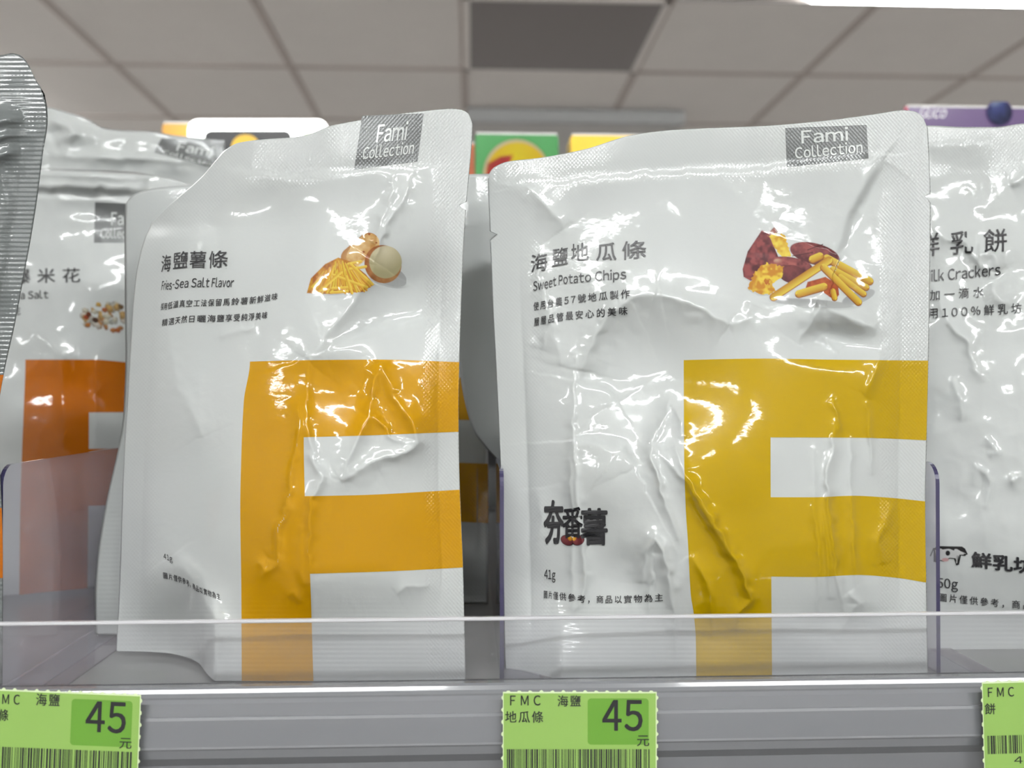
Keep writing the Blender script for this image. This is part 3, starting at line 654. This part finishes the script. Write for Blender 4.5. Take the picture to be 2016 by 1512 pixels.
# ---------- milk cracker pouch at the right edge of the picture
Gp = Pouch('snack_pouch', 'crinkled grey-white milk cracker pouch with a cow emblem, at the right edge of the photo',
    L=[(240, 1752), (700, 1750), (1290, 1752)], R=[(240, 2520), (1290, 2520)],
    T=[(1750, 246), (1830, 247), (1900, 250), (1960, 250), (2016, 243), (2300, 238), (2520, 250)], B=[(1750, 1288), (2520, 1292)],
    base=[(0, .352), (.3, .348), (1, .346)], bulge=.012, thick=.012, step=4, lean=.014, 
    creases=[('r', [(1838, 450), (1860, 470), (1905, 480), (1930, 520), (1960, 545)], .0010, 9), ('r', [(1850, 595), (1865, 630), (1885, 655), (1905, 672), (1912, 700), (1920, 730), (1935, 745)], .0010, 8),
             ('r', [(1950, 560), (1960, 580), (1990, 605)], .0020, 18), ('r', [(1925, 500), (1955, 500), (1965, 530)], .0020, 16), ('r', [(1875, 745), (1893, 790), (1890, 830)], .0008, 8),
             ('r', [(1940, 860), (1965, 890), (1945, 895)], .0008, 8), ('r', [(1920, 960), (1925, 920), (1945, 930), (1950, 960), (1940, 1000)], .0009, 8), ('r', [(1990, 930), (1996, 950), (2008, 930)], .0012, 7),
             ('r', [(1830, 290), (1900, 285), (1950, 278)], .0012, 16), ('r', [(1990, 365), (2016, 350), (2050, 330)], .0016, 12)],
    noise=((120, .0014, 51), (50, .0004, 52)), crumple=.0006, sealpx=60, topseal=100, seed=12, seal_str=1.6)
text('鮮乳餅', [(0, 1803, 506), (1, 1984, 495)], 46, Gp, Gp.root, 'product_title', gap=.38, bold=.009)
text('Milk Crackers', [(0, 1815, 556), (1, 1971, 541)], 23, Gp, Gp.root, 'product_name', cjk=False)
text('不加一滴水', [(0, 1802, 594), (1, 1937, 585)], 21, Gp, Gp.root, 'slogan', gap=.3)
text('使用100%鮮乳坊', [(0, 1800, 629), (1, 2012, 617)], 21, Gp, Gp.root, 'slogan', gap=.24)
text('鮮乳坊', [(0, 1912, 1117), (1, 2036, 1132)], 32, Gp, Gp.root, 'producer_logo', bold=.03)
text('50g', [(0, 1844, 1156), (1, 1887, 1160)], 19, Gp, Gp.root, 'weight_mark', cjk=False)
text('圖片僅供參考，商品以實物為主', [(0, 1848, 1184), (.5, 1990, 1198), (1, 2140, 1206)], 17, Gp, Gp.root, 'small_print', gap=.22)
cv = Canvas(1824, 1912, 1068, 1120, step=.7)
K = (22, 22, 24); Wh = (215, 216, 215)
body = [(1838, 1080), (1846, 1075), (1894, 1076), (1900, 1080), (1905, 1090), (1900, 1095), (1892, 1094), (1888, 1112), (1882, 1112), (1878, 1101), (1870, 1100), (1858, 1106), (1848, 1104), (1846, 1108), (1838, 1106)]
cv.poly(body, K, K, noise=0)
cv.poly([(1841, 1083), (1850, 1080), (1884, 1081), (1893, 1086), (1902, 1090), (1898, 1092), (1889, 1092), (1885, 1108), (1881, 1099), (1870, 1098), (1858, 1103), (1844, 1102)], Wh, Wh, noise=0)
cv.poly([(1846, 1076), (1882, 1077), (1878, 1084), (1868, 1080), (1856, 1082)], K, K, noise=0)
cv.ellipse(1866, 1089, 4.5, 5, 0, K, K); cv.ellipse(1894, 1082, 5, 4, 0, K, K); cv.ellipse(1861, 1102, 7, 3.5, 0, (214, 170, 170), (214, 170, 170))
cv.capsule(1885, 1096, 1884, 1111, 2.2, K); cv.capsule(1884.5, 1095, 1883.5, 1108, 1, Wh, Wh); cv.capsule(1847, 1099, 1845, 1109, 2.2, K); cv.capsule(1847, 1098, 1845, 1106, 1, Wh, Wh); cv.capsule(1838, 1080, 1832, 1094, 1.2, K); cv.capsule(1898, 1091, 1904, 1091, 1.0, K)
cv.build('cow_emblem', Gp, Gp.root)

# ---------- popcorn pouches at the left
F1 = Pouch('snack_pouch', 'white popcorn pouch with orange block letter and rolled-down top, foremost popcorn behind the clear divider',
    L=[(330, -60), (1175, -60)], R=[(330, 405), (480, 380), (700, 305), (860, 284), (1160, 282)],
    T=[(-60, 330), (100, 332), (250, 338), (330, 350), (405, 372)], B=[(-60, 1178), (40, 1172), (180, 1158), (282, 1152)],
    base=[(0, .462), (.5, .458), (1, .464)], bulge=.010, thick=.010, step=5, lean=.016, 
    creases=[('r', [(-60, 336), (150, 342), (290, 350)], .0035, 14), ('r', [(-60, 362), (150, 366), (290, 372)], .0030, 14), ('f', [(-60, 386), (150, 388), (290, 396)], .0010, 12), ('r', [(60, 650), (110, 690), (150, 700)], .0012, 18), ('r', [(190, 700), (185, 900)], .0010, 12)],
    noise=((110, .0016, 61), (45, .0005, 62)), crumple=.0006, sealpx=40, topseal=10, ribs=2000, seed=14, seal_str=.2)
F1.letterF(M_ORG, [(690, 50), (712, 50), (800, 47), (900, 43), (1000, 40), (1175, 38)], [(700, 175), (812, 175), (1175, 172)], [(40, 708), (175, 708), (290, 718)],
           [(170, 812), (290, 811)], [(170, 884), (290, 882)], [(170, 996), (290, 993)], [(38, 1171), (180, 1157)])
F1.badge((187, 398), (286, 402), (286, 478), (185, 478), ('Fami', (0.32, 0.84, 0.55, 0.34)), ('Collection', (0.12, 0.93, 0.88, 0.24)))
text('海鹽爆米花', [(0, -76, 560), (1, 159, 556)], 29, F1, F1.root, 'product_title', gap=.32, bold=.009)
text('Popcorn-Sea Salt', [(0, -70, 592), (1, 96, 587)], 16, F1, F1.root, 'product_name', cjk=False, bold=.009)
text('海鹽爆米花', [(0, -56, 621), (1, 41, 620)], 15, F1, F1.root, 'slogan', gap=.12)
cv = Canvas(140, 286, 585, 664, step=1.2)
rs = np.random.RandomState(3)
for k in range(60):
    x_ = rs.uniform(160, 278); y_ = 624 + rs.uniform(-26, 24)*(0.45+0.55*min(1, (x_-150)/70))
    c_ = random.choice([(226, 222, 200), (216, 176, 110), (232, 226, 212), (206, 206, 196), (196, 140, 84)])
    cv.ellipse(x_, y_, rs.uniform(5, 10), rs.uniform(4, 8), rs.uniform(0, 90), c_, tuple(int(q*.72) for q in c_), wob=.25, seed=k)
for x_, y_, c_ in ((170, 624, (176, 72, 30)), (174, 640, (190, 120, 50)), (188, 630, (90, 60, 40)), (205, 610, (190, 110, 60)), (194, 600, (220, 176, 90)), (222, 650, (204, 130, 64)), (232, 650, (196, 110, 50)), (175, 619, (120, 60, 30)), (238, 604, (120, 90, 50))):
    cv.ellipse(x_, y_, 6, 5, 20, c_, tuple(int(q*.75) for q in c_), wob=.2, seed=int(x_))
cv.build('food_picture', F1, F1.root)
F2 = Pouch('snack_pouch', 'glossy white popcorn pouch with a long crinkled top edge, rearmost on the left',
    L=[(200, -40), (1100, -40)], R=[(200, 446), (270, 444), (330, 436), (380, 425), (500, 420), (1100, 420)],
    T=[(-40, 200), (95, 211), (130, 220), (170, 233), (205, 252), (240, 256), (300, 259), (340, 266), (400, 272), (440, 282)], B=[(-40, 1120), (420, 1120)],
    base=[(0, .515), (1, .515)], bulge=.006, thick=.010, step=5, lean=.012, 
    creases=[('r', [(100, 225), (150, 262), (110, 280)], .004, 14), ('r', [(170, 250), (200, 275), (250, 270), (330, 285)], .003, 12), ('r', [(100, 305), (250, 310), (420, 322)], .003, 12)],
    noise=((70, .0022, 71), (30, .0010, 72)), crumple=.002, sealpx=30, topseal=40, ribs=2000, seed=15, seal_str=.3)
F2.badge((318, 272), (442, 276), (436, 335), (304, 300), ('Fami', (0.28, 0.84, 0.62, 0.50)), ('Collection', (0.10, 0.93, 0.95, 0.26)))
# ---------- nearest pouch, cut by the left edge of the photo
E = Pouch('snack_pouch', 'grey ribbed-edge pouch nearest the camera, cut off by the left edge of the photo',
    L=[(90, -420), (1340, -420)], R=[(100, 58), (140, 72), (175, 84), (200, 92), (235, 94), (300, 85), (400, 72), (480, 59), (560, 44), (640, 29), (735, 8), (800, -2), (850, -4), (920, 0), (1000, 4), (1100, 6), (1340, 5)],
    T=[(-420, 112), (-60, 112), (0, 109), (22, 105), (38, 108), (50, 118), (60, 134), (66, 150), (74, 164), (84, 180), (90, 205), (94, 230)], B=[(-420, 1352), (6, 1348)],
    base=[(0, .318), (.75, .312), (1, .314)], bulge=.010, thick=.010, step=4, lean=.010, m=M_FILM_GREY,
    creases=[('r', [(-100, 250), (0, 238), (45, 232)], .002, 12), ('r', [(-80, 290), (0, 268), (70, 262)], .0014, 9), ('r', [(-100, 330), (0, 305), (40, 296)], .002, 14)],
    noise=((110, .0014, 81), (45, .0004, 82)), crumple=.001, sealpx=70, topseal=90, ribs=9999, seed=16)
E.letterF(M_ORG, [(600, -330), (1350, -330)], [(600, -220), (1350, -220)], [(-420, 735), (10, 738)], [(-420, 860), (10, 860)], [(-420, 1000), (10, 1000)], [(-420, 1138), (10, 1138)], [(-420, 1349), (10, 1348)])

# ------------------------------------------------------------------ shelf, rail, guard, dividers
ZS = CAMZ - 0.100
shelf = thing('display_shelf', (0, 0.55, 0), 'grey metal gondola shelf that carries the snack pouches', 'shelf')
X0, X1 = -0.62, 0.85
box('shelf_board', X0, X1, 0.298, 0.80, ZS-0.018, ZS, M_SHELF, shelf, bev=.001)
back = thing('gondola_back', ((X0+X1)/2, .806, 0), 'grey gondola back wall standing behind all the pouches', 'shelf back')
box('back_panel', X0, X1, 0.80, 0.812, 0.0, CAMZ+0.045, M_SHELF, back)
led = box('upper_ledge', X0, X1, 0.64, 0.80, CAMZ+0.004, CAMZ+0.012, M_SHELF, bev=.0008); tag(led, 'narrow grey ledge behind the pouches that carries the coloured boxes', 'ledge')
box('plinth', X0, X1, 0.32, 0.80, 0.0, 0.12, M_SHELF, shelf, bev=.002)
box('shelf_board', X0, X1, 0.30, 0.80, 0.70, 0.72, M_SHELF, shelf, bev=.001)
for x_ in (X0, X1-.03): box('upright', x_, x_+.03, 0.812, 0.84, 0, CAMZ+.045, M_SHELF, back)
# front rail: one extruded section with a rounded shoulder and shallow grooves
prof = [(.2975, -.0925), (.2935, -.0925), (.2925, -.0930), (.2920, -.0942), (.2908, -.0950), (.2895, -.0952), (.2885, -.0962), (.2882, -.0985), (.2880, -.1000), (.2876, -.1002), (.2873, -.1010),
        (.2870, -.1090), (.2868, -.1096), (.2872, -.1102), (.2882, -.1130), (.2905, -.1160), (.2925, -.1220), (.2950, -.1500), (.2975, -.1500)]
pv = []; 
for x_ in (X0, X1):
    for (yy, zz) in prof: pv.append((x_, yy, CAMZ+zz))
n = len(prof); pf = [(i, i+1, n+i+1, n+i) for i in range(n-1)] + [(n-1, 0, n, 2*n-1)] + [tuple(range(n-1, -1, -1)), tuple(range(n, 2*n))]
rail = gmesh('price_rail', pv, pf, M_RAIL); tag(rail, 'glossy grey price rail along the shelf front, carrying the green tags', 'price rail')
guard = thing('clear_shelf_guard', ((X0+X1)/2, .297, ZW(1336, .297)), 'low clear plastic guard running along the front of the shelf', 'shelf guard')
zt = ZW(1214.5, .297)
box('clear_strip', X0+.001, X1-.001, .2960, .2980, CAMZ-.0925, zt-.0011, M_GUARD, guard)
box('guard_top_highlight', X0+.001, X1-.001, .2960, .2980, zt-.0011, zt, M_GUARDE, guard, bev=.0003, label='top edge coloured pale for its highlight')

def divider(px, yf, ytop, depth, label):
    x = XW(px, yf); zt_ = ZW(ytop, yf); t = .0007
    d = thing('shelf_divider', (x, yf, ZS), label, 'shelf divider', 'clear shelf dividers between the lanes')
    r = .007; prof = [(yf, ZS), (yf, zt_-r)] + [(yf+r-r*math.cos(a), zt_-r+r*math.sin(a)) for a in np.linspace(.2, math.pi/2, 7)] + [(depth, zt_), (depth, ZS)]
    n = len(prof); V = [(x-t, a, b) for a, b in prof] + [(x+t, a, b) for a, b in prof]
    gmesh('divider_plate', V, [tuple(range(n-1, -1, -1)), tuple(range(n, 2*n))], M_DIV, d)
    k = 9
    Fe = [(i, i+1, n+i+1, n+i) for i in range(k-1)]
    V2 = [(x+(a-x)*1.02, b, c) for a, b, c in V]
    gmesh('divider_edge', V2, Fe, M_DIVE, d, label='dark indigo front edge')
    gmesh('top_edge', V, [(k-1, k, n+k, n+k-1)], M_DIVE, d)
    box('divider_foot', x+t, x+.0135, yf, depth, ZS, ZS+.0008, M_DIV, d)
    box('divider_foot', x+.0135, x+.0215, yf-.004, depth, ZS, ZS+.0006, M_FOOT, d)
    return d
divider(3, .318, 913, .62, 'leftmost clear shelf divider, seen broadside over the orange popcorn pouch')
divider(988, .318, 925, .62, 'clear shelf divider edge in the gap between the two front pouches')
divider(1845, .3185, 915, .62, 'clear shelf divider edge right of the sweet potato pouch')

# ------------------------------------------------------------------ price tags
def price_tag(label, org, ang, texts, price, bar_y, bar_end, digits=None, hgt=190, scale=1.0, Yt=.2845):
    """org: photo pixel of the tag's top left corner; tag units are photo pixels of the middle tag"""
    ca, sa = math.cos(math.radians(ang)), math.sin(math.radians(ang))
    T_ = lambda a, b: (org[0]+(np.asarray(a, float)*ca-np.asarray(b, float)*sa)*scale, org[1]+(np.asarray(a, float)*sa+np.asarray(b, float)*ca)*scale)
    W_ = 303
    bx, by = T_(W_/2, hgt)
    root = thing('price_tag', tuple(float(q) for q in P(bx, by, Yt)), label, 'price tag', 'green price tags on the rail')
    # scalloped outline
    pts = []
    def edge(a, b, n, nrm):
        for i in range(n):
            for f_, o_ in ((.0, 0), (.3, 0), (.38, 2.2), (.5, 3.2), (.62, 2.2), (.7, 0)):
                t = (i+f_)/n; q = o_*(0.7+0.5*random.random())
                pts.append((a[0]+(b[0]-a[0])*t+nrm[0]*q, a[1]+(b[1]-a[1])*t+nrm[1]*q))
    edge((0, 0), (W_, 0), 14, (0, -1)); edge((W_, 0), (W_, hgt), 8, (1, 0)); edge((W_, hgt), (0, hgt), 14, (0, 1)); edge((0, hgt), (0, 0), 8, (-1, 0))
    pa = np.array(pts); x, y = T_(pa[:, 0], pa[:, 1]); n = len(pts)
    V = np.concatenate([P(x, y, np.full(n, Yt)), P(x, y, np.full(n, Yt+.00025))])
    gmesh('paper', V, [tuple(range(n))[::-1], tuple(range(n, 2*n))] + [(i, (i+1) % n, n+(i+1) % n, n+i) for i in range(n)], M_TAGE, root, label='pale torn perforated border')
    S = Flat(Yt)
    ii = []
    for a, b in ((1.5, 3), (W_-2, 3), (W_-2, hgt-2), (1.5, hgt-2)): ii.append((a, b))
    pa = np.array(ii); x, y = T_(pa[:, 0], pa[:, 1]); gmesh('printed_face', P(x, y, np.full(4, Yt-.00005)), [(0, 3, 2, 1)], M_TAG, root)
    if price:
        r = 7; q = []
        bx0, by0, bx1, by1 = 167, 13, 287, 104
        for cx, cy, a0 in ((bx1-r, by0+r, -90), (bx1-r, by1-r, 0), (bx0+r, by1-r, 90), (bx0+r, by0+r, 180)):
            for k in range(6): a_ = math.radians(a0+k*18); q.append((cx+r*math.cos(a_), cy+r*math.sin(a_)))
        pa = np.array(q); x, y = T_(pa[:, 0], pa[:, 1]); gmesh('price_field', P(x, y, np.full(len(q), Yt-.0001)), [tuple(range(len(q)))[::-1]], M_TAGB, root)
    def tx(s, a0, a1, b, h, bold=0, gap=0, cjk=True, name='lettering'):
        (xa, ya), (xb, yb) = T_(a0, b), T_(a1, b)
        text(s, [(0, xa, ya), (1, xb, yb)], h*scale, S, root, name, bold=bold, gap=gap, eps=.00016, cjk=cjk, shear=-math.tan(math.radians(ang))*-1)
    for s_, a0, a1, b, h in texts: tx(s_, a0, a1, b, h, bold=.011, gap=.12)
    if price:
        tx(price, 193, 278, 76, 60, bold=.016, cjk=False, name='price_figures'); tx('元', 263, 289, 107, 21, bold=.009)
    # barcode
    rs = np.random.RandomState(int(org[0])+50); a = 8; V = []; F = []
    while a < 288:
        wd = random.choice([1.2, 1.2, 2.2, 3.4]); g = random.choice([1.2, 1.6, 2.6])
        if rs.rand() < .12: g += 2
        x, y = T_(np.array([a, a+wd, a+wd, a]), np.array([bar_y, bar_y, bar_end, bar_end]))
        k = len(V); V += [tuple(v) for v in P(x, y, np.full(4, Yt-.00012))]; F.append((k, k+3, k+2, k+1)); a += wd+g
    gmesh('barcode', V, F, M_INK, root)
    if digits: tx(digits, 58, 300, bar_end+20, 14, cjk=False)
    return root
price_tag('lime green tag priced 45 below the sweet potato pouch, in the middle of the rail', (990, 1362), 0, [('ＦＭＣ', 8, 78, 27, 20), ('海鹽', 107, 154, 29, 22), ('地瓜條', 4, 80, 61, 23)], '45', 113, 178)
price_tag('lime green tag priced 45 at the left end of the rail', (-25, 1356), 2.3, [('ＦＭＣ', 6, 68, 29, 20), ('海鹽', 96, 144, 29, 24), ('薯條', 2, 44, 62, 23)], '45', 113, 178)
price_tag('lime green tag at the right end of the rail, its barcode above small digits', (1933, 1343), -1.6, [('ＦＭＣ', 6, 66, 30, 19), ('鮮乳', 92, 138, 32, 22), ('餅', 4, 26, 64, 22)], None, 106, 142, digits='4710063190451')

# ------------------------------------------------------------------ things on the upper ledge behind
ZL = CAMZ + 0.012
def carton(label, x0, x1, ytop, Y, col, depth=.03, cat='snack box', rot=None, top_r=None, group=None):
    m = mat('carton_print', col, rough=.4, coat=.4, coat_r=.12, mottle=.02)
    xa, xb = XW(x0, Y), XW(x1, Y); z = ZW(ytop, Y)
    r = thing('snack_box', ((xa+xb)/2, Y+depth/2, ZL), label, cat, group or 'snack boxes on the ledge')
    box('carton', xa, xb, Y, Y+depth, ZL, z, m, r, bev=.0012)
    m2 = mat('carton_edge', (.75, .75, .72, 1), rough=.5)
    box('carton_flap', xa+.001, xb-.001, Y+.001, Y+.0022, z, z+.0014, m2, r)
    return r
g = carton('green snack box with a yellow and red round picture, in the gap between the pouches', 935, 1100, 263, .70, lin(0, 128, 36))
S7 = Flat(.6998)
cv = Canvas(940, 1096, 266, 350, step=2, bg=tuple(q/.5 for q in lin(0, 128, 36)[:3]))
cv.ellipse(1017, 344, 66, 70, 0, (235, 220, 190), (225, 200, 150)); cv.ellipse(1018, 346, 62, 66, 0, (250, 226, 20), (244, 190, 20), hx=0, hy=-.6)
cv.poly([(956, 350), (960, 322), (985, 308), (1010, 305), (1000, 330), (980, 350)], (206, 60, 50), (180, 40, 40), soft=2); cv.poly([(1040, 350), (1048, 322), (1080, 320), (1084, 350)], (250, 190, 40), (240, 170, 30), soft=2)
cv.build('box_picture', S7, g, eps=.0004)
y_ = carton('yellow snack box just right of the green one', 1124, 1290, 263, .70, lin(246, 200, 10))
o_ = carton('narrow orange snack box, a sliver beside the fries pouch corner', 860, 936, 282, .72, lin(196, 90, 30))
a_ = carton('amber snack box peeking over the popcorn pouches on the left', 316, 396, 250, .74, lin(206, 150, 30))
p_ = carton('purple blueberry snack box standing at the right edge of the photo', 1787, 2110, 197, .66, lin(84, 58, 108))
m_pk = mat('carton_spine', lin(170, 80, 100), rough=.4)
box('carton_spine', XW(1783, .66), XW(1790, .66), .6595, .6605, ZL, ZW(198, .66), m_pk, p_)
S6 = Flat(.66)
text('Glico', [(0, 1808, 232), (1, 1862, 232)], 24, S6, p_, 'brand_lettering', m=mat('white_ink', (.85, .83, .88, 1)), cjk=False, shear=.25, eps=.0005)
cv = Canvas(1930, 2010, 200, 262, step=1.5, bg=tuple(q/.5 for q in lin(84, 58, 108)[:3]))
cv.ellipse(1968, 222, 25, 25, 0, (70, 84, 150), (26, 30, 74), noise=.15); cv.ellipse(1964, 205, 12, 7, -10, (150, 165, 200), (70, 84, 150), wob=.3)
cv.build('berry_picture', S6, p_, eps=.0005)
# white framed display sign
sg = thing('display_sign', (XW(505, .72), .722, ZL), 'glowing white round-cornered frame sign with a black panel, behind the left pouches', 'sign')
M_GLOW = mat('sign_glow', (1, 1, .98, 1), emit=4)
M_BLK = mat('sign_black', (.012, .012, .014, 1), rough=.35)
def rrect(x0, x1, y0, y1, r, k=6):
    q = []
    for cx, cy, a0 in ((x1-r, y0+r, -90), (x1-r, y1-r, 0), (x0+r, y1-r, 90), (x0+r, y0+r, 180)):
        for i in range(k): a = math.radians(a0+i*90/(k-1)); q.append((cx+r*math.cos(a), cy+r*math.sin(a)))
    return np.array(q)
def plate(name, q, Ya, Yb_, m, parent):
    n = len(q); a = P(q[:, 0], q[:, 1], np.full(n, Ya)); b = a.copy(); b[:, 1] = Yb_
    return gmesh(name, np.concatenate([a, b]), [tuple(range(n))[::-1], tuple(range(n, 2*n))] + [(i, (i+1) % n, n+(i+1) % n, n+i) for i in range(n)], m, parent)
ylow = 775 - .012*FPX/.72
plate('lit_frame', rrect(370, 645, 235, ylow, 20), .72, .730, M_GLOW, sg)
plate('black_panel', rrect(402, 574, 257, ylow-30, 14), .7188, .7199, M_BLK, sg)
plate('green_panel', rrect(597, 636, 262, ylow-30, 4), .7188, .7199, mat('lime_panel', lin(150, 200, 30), rough=.4), sg)
plate('yellow_spot', rrect(455, 512, 265, 330, 26), .7184, .7187, mat('yellow_spot', lin(240, 190, 50), rough=.4), sg)

# ------------------------------------------------------------------ room shell
ZC = CAMZ + 1.13
RX0, RX1, RY0, RY1 = -4.225, 4.775, -4.02, 6.78
def struct(o, kind='structure'): o['kind'] = kind; return o
struct(box('floor', RX0, RX1, RY0, RY1, -.05, 0, M_FLOOR))
struct(box('wall_left', RX0-.1, RX0, RY0, RY1, 0, ZC+.1, M_WALL)); struct(box('wall_right', RX1, RX1+.1, RY0, RY1, 0, ZC+.1, M_WALL))
struct(box('wall_back', RX0, RX1, RY1, RY1+.1, 0, ZC+.1, M_WALL)); struct(box('wall_front', RX0, RX1, RY0-.1, RY0, 0, ZC+.1, M_WALL))
ceil = bpy.data.objects.new('ceiling', None); C.objects.link(ceil); ceil.location = (0, 0, ZC); struct(ceil)
box('ceiling_slab', RX0, RX1, RY0, RY1, ZC+.02, ZC+.06, M_WALL, ceil)
lamp_cells = {}
xs = [RX0+.6*i for i in range(16)]; ys = [RY0+.6*i for i in range(19)]
LAMPCELLS = [(-3.2, -1.7), (-1.1, -1.7), (.9, -1.7), (2.9, -1.7), (-.4, -.6), (-2.3, .9), (2.7, .9), (0.8, 2.4), (-3.0, 3.3), (3.2, 4.6), (-3.4, 5.2)]
skip = set()
for (lx, ly) in LAMPCELLS:
    i = int((lx-RX0)/.6); j = int((ly-RY0)/.6); skip |= {(i, j), (i+1, j)}; lamp_cells[(i, j)] = 1
gi, gj = int((.25-RX0)/.6), int((2.9-RY0)/.6)
skip.add((gi, gj))
tm = None
for i in range(15):
    for j in range(18):
        if (i, j) in skip: continue
        if tm is None:
            o = box('ceiling_tile', xs[i]+.009, xs[i]+.591, ys[j]+.009, ys[j]+.591, ZC+.001, ZC+.014, M_CEIL, ceil, bev=.003); tm = o.data; b0 = (i, j)
        else:
            o = bpy.data.objects.new('ceiling_tile', tm); C.objects.link(o); o.parent = ceil
            o.location = (xs[i]-xs[b0[0]], ys[j]-ys[b0[1]], 0)
for x_ in xs: box('grid_bar', x_-.011, x_+.011, RY0, RY1, ZC-.003, ZC+.010, M_TBAR, ceil)
for y_2 in ys: box('grid_bar', RX0, RX1, y_2-.011, y_2+.011, ZC-.0025, ZC+.009, M_TBAR, ceil)
# lamps: one seen, set flush; unseen ones placed and lowered to light the ceiling
k = 0
for (i, j) in lamp_cells:
    x_, y_3 = xs[i], ys[j]
    l = thing('ceiling_lamp', (x_+.6, y_3+.3, ZC), 'bright white ceiling lamp at the top right corner of the photo' if abs(y_3-1.98) < .1 and abs(x_-.575) < .1 else 'unseen white ceiling lamp placed for its light, hanging below the tiles', 'ceiling lamp', 'recessed ceiling lamps')
    seen = abs(y_3-1.98) < .1 and abs(x_-.575) < .1        # the lamp whose far edge shows in the photo sits off centre
    d0, d1 = (.52, .592) if seen else (.265, .335)
    box('diffuser', x_+(.40 if seen else .05), x_+1.15, y_3+d0, y_3+d1, ZC-(.0055 if seen else .045), ZC-.002, M_LAMP, l)
    for a, b in ((.01, d0-.005), (d1+.001, .5985)): box('lamp_frame', x_+.01, x_+1.19, y_3+a, y_3+b, ZC-.0052, ZC+.003, M_LAMPF, l)
# dark perforated return-air grille
M_GR = bpy.data.materials.new('perforated_grille'); M_GR.use_nodes = True
N = M_GR.node_tree.nodes; Lk = M_GR.node_tree.links; b = N['Principled BSDF']; b.inputs['Roughness'].default_value = .35
tc = N.new('ShaderNodeTexCoord'); vo = N.new('ShaderNodeTexVoronoi'); vo.inputs['Scale'].default_value = 70; vo.inputs['Randomness'].default_value = 0
Lk.new(tc.outputs['Object'], vo.inputs['Vector']); cr = N.new('ShaderNodeValToRGB'); cr.color_ramp.elements[0].position = .3; cr.color_ramp.elements[1].position = .42
cr.color_ramp.elements[0].color = (.07, .06, .06, 1); cr.color_ramp.elements[1].color = (.22, .195, .19, 1)
Lk.new(vo.outputs['Distance'], cr.inputs[0]); Lk.new(cr.outputs[0], b.inputs['Base Color'])
gr = thing('air_grille', (xs[gi]+.3, ys[gj]+.3, ZC), 'dark perforated return-air grille in the ceiling above the gap', 'grille')
box('perforated_plate', xs[gi]+.02, xs[gi]+.58, ys[gj]+.02, ys[gj]+.58, ZC-.006, ZC, M_GR, gr)
for q in ((0, .6, 0, .02), (0, .6, .58, .6), (0, .02, 0, .6), (.58, .6, 0, .6)):
    box('grille_frame', xs[gi]+q[0], xs[gi]+q[1], ys[gj]+q[2], ys[gj]+q[3], ZC-.008, ZC, M_CEIL, gr)
# shallow soffit behind the grille
M_SOF = mat('soffit_paint', (.42, .43, .43, 1), rough=.6, mottle=.03)
so = thing('ceiling_soffit', (.41, 4.0, ZC-.06), 'shallow grey soffit under the ceiling beyond the grille', 'soffit')
box('soffit_face', XW(918, 3.59), XW(1350, 3.59), 3.59, 3.62, ZC-.058, ZC-.004, M_SOF, so, bev=.002)
box('soffit_panel', XW(918, 3.59), XW(1350, 3.59), 3.62, 4.5, ZC-.052, ZC-.004, M_WALL, so)
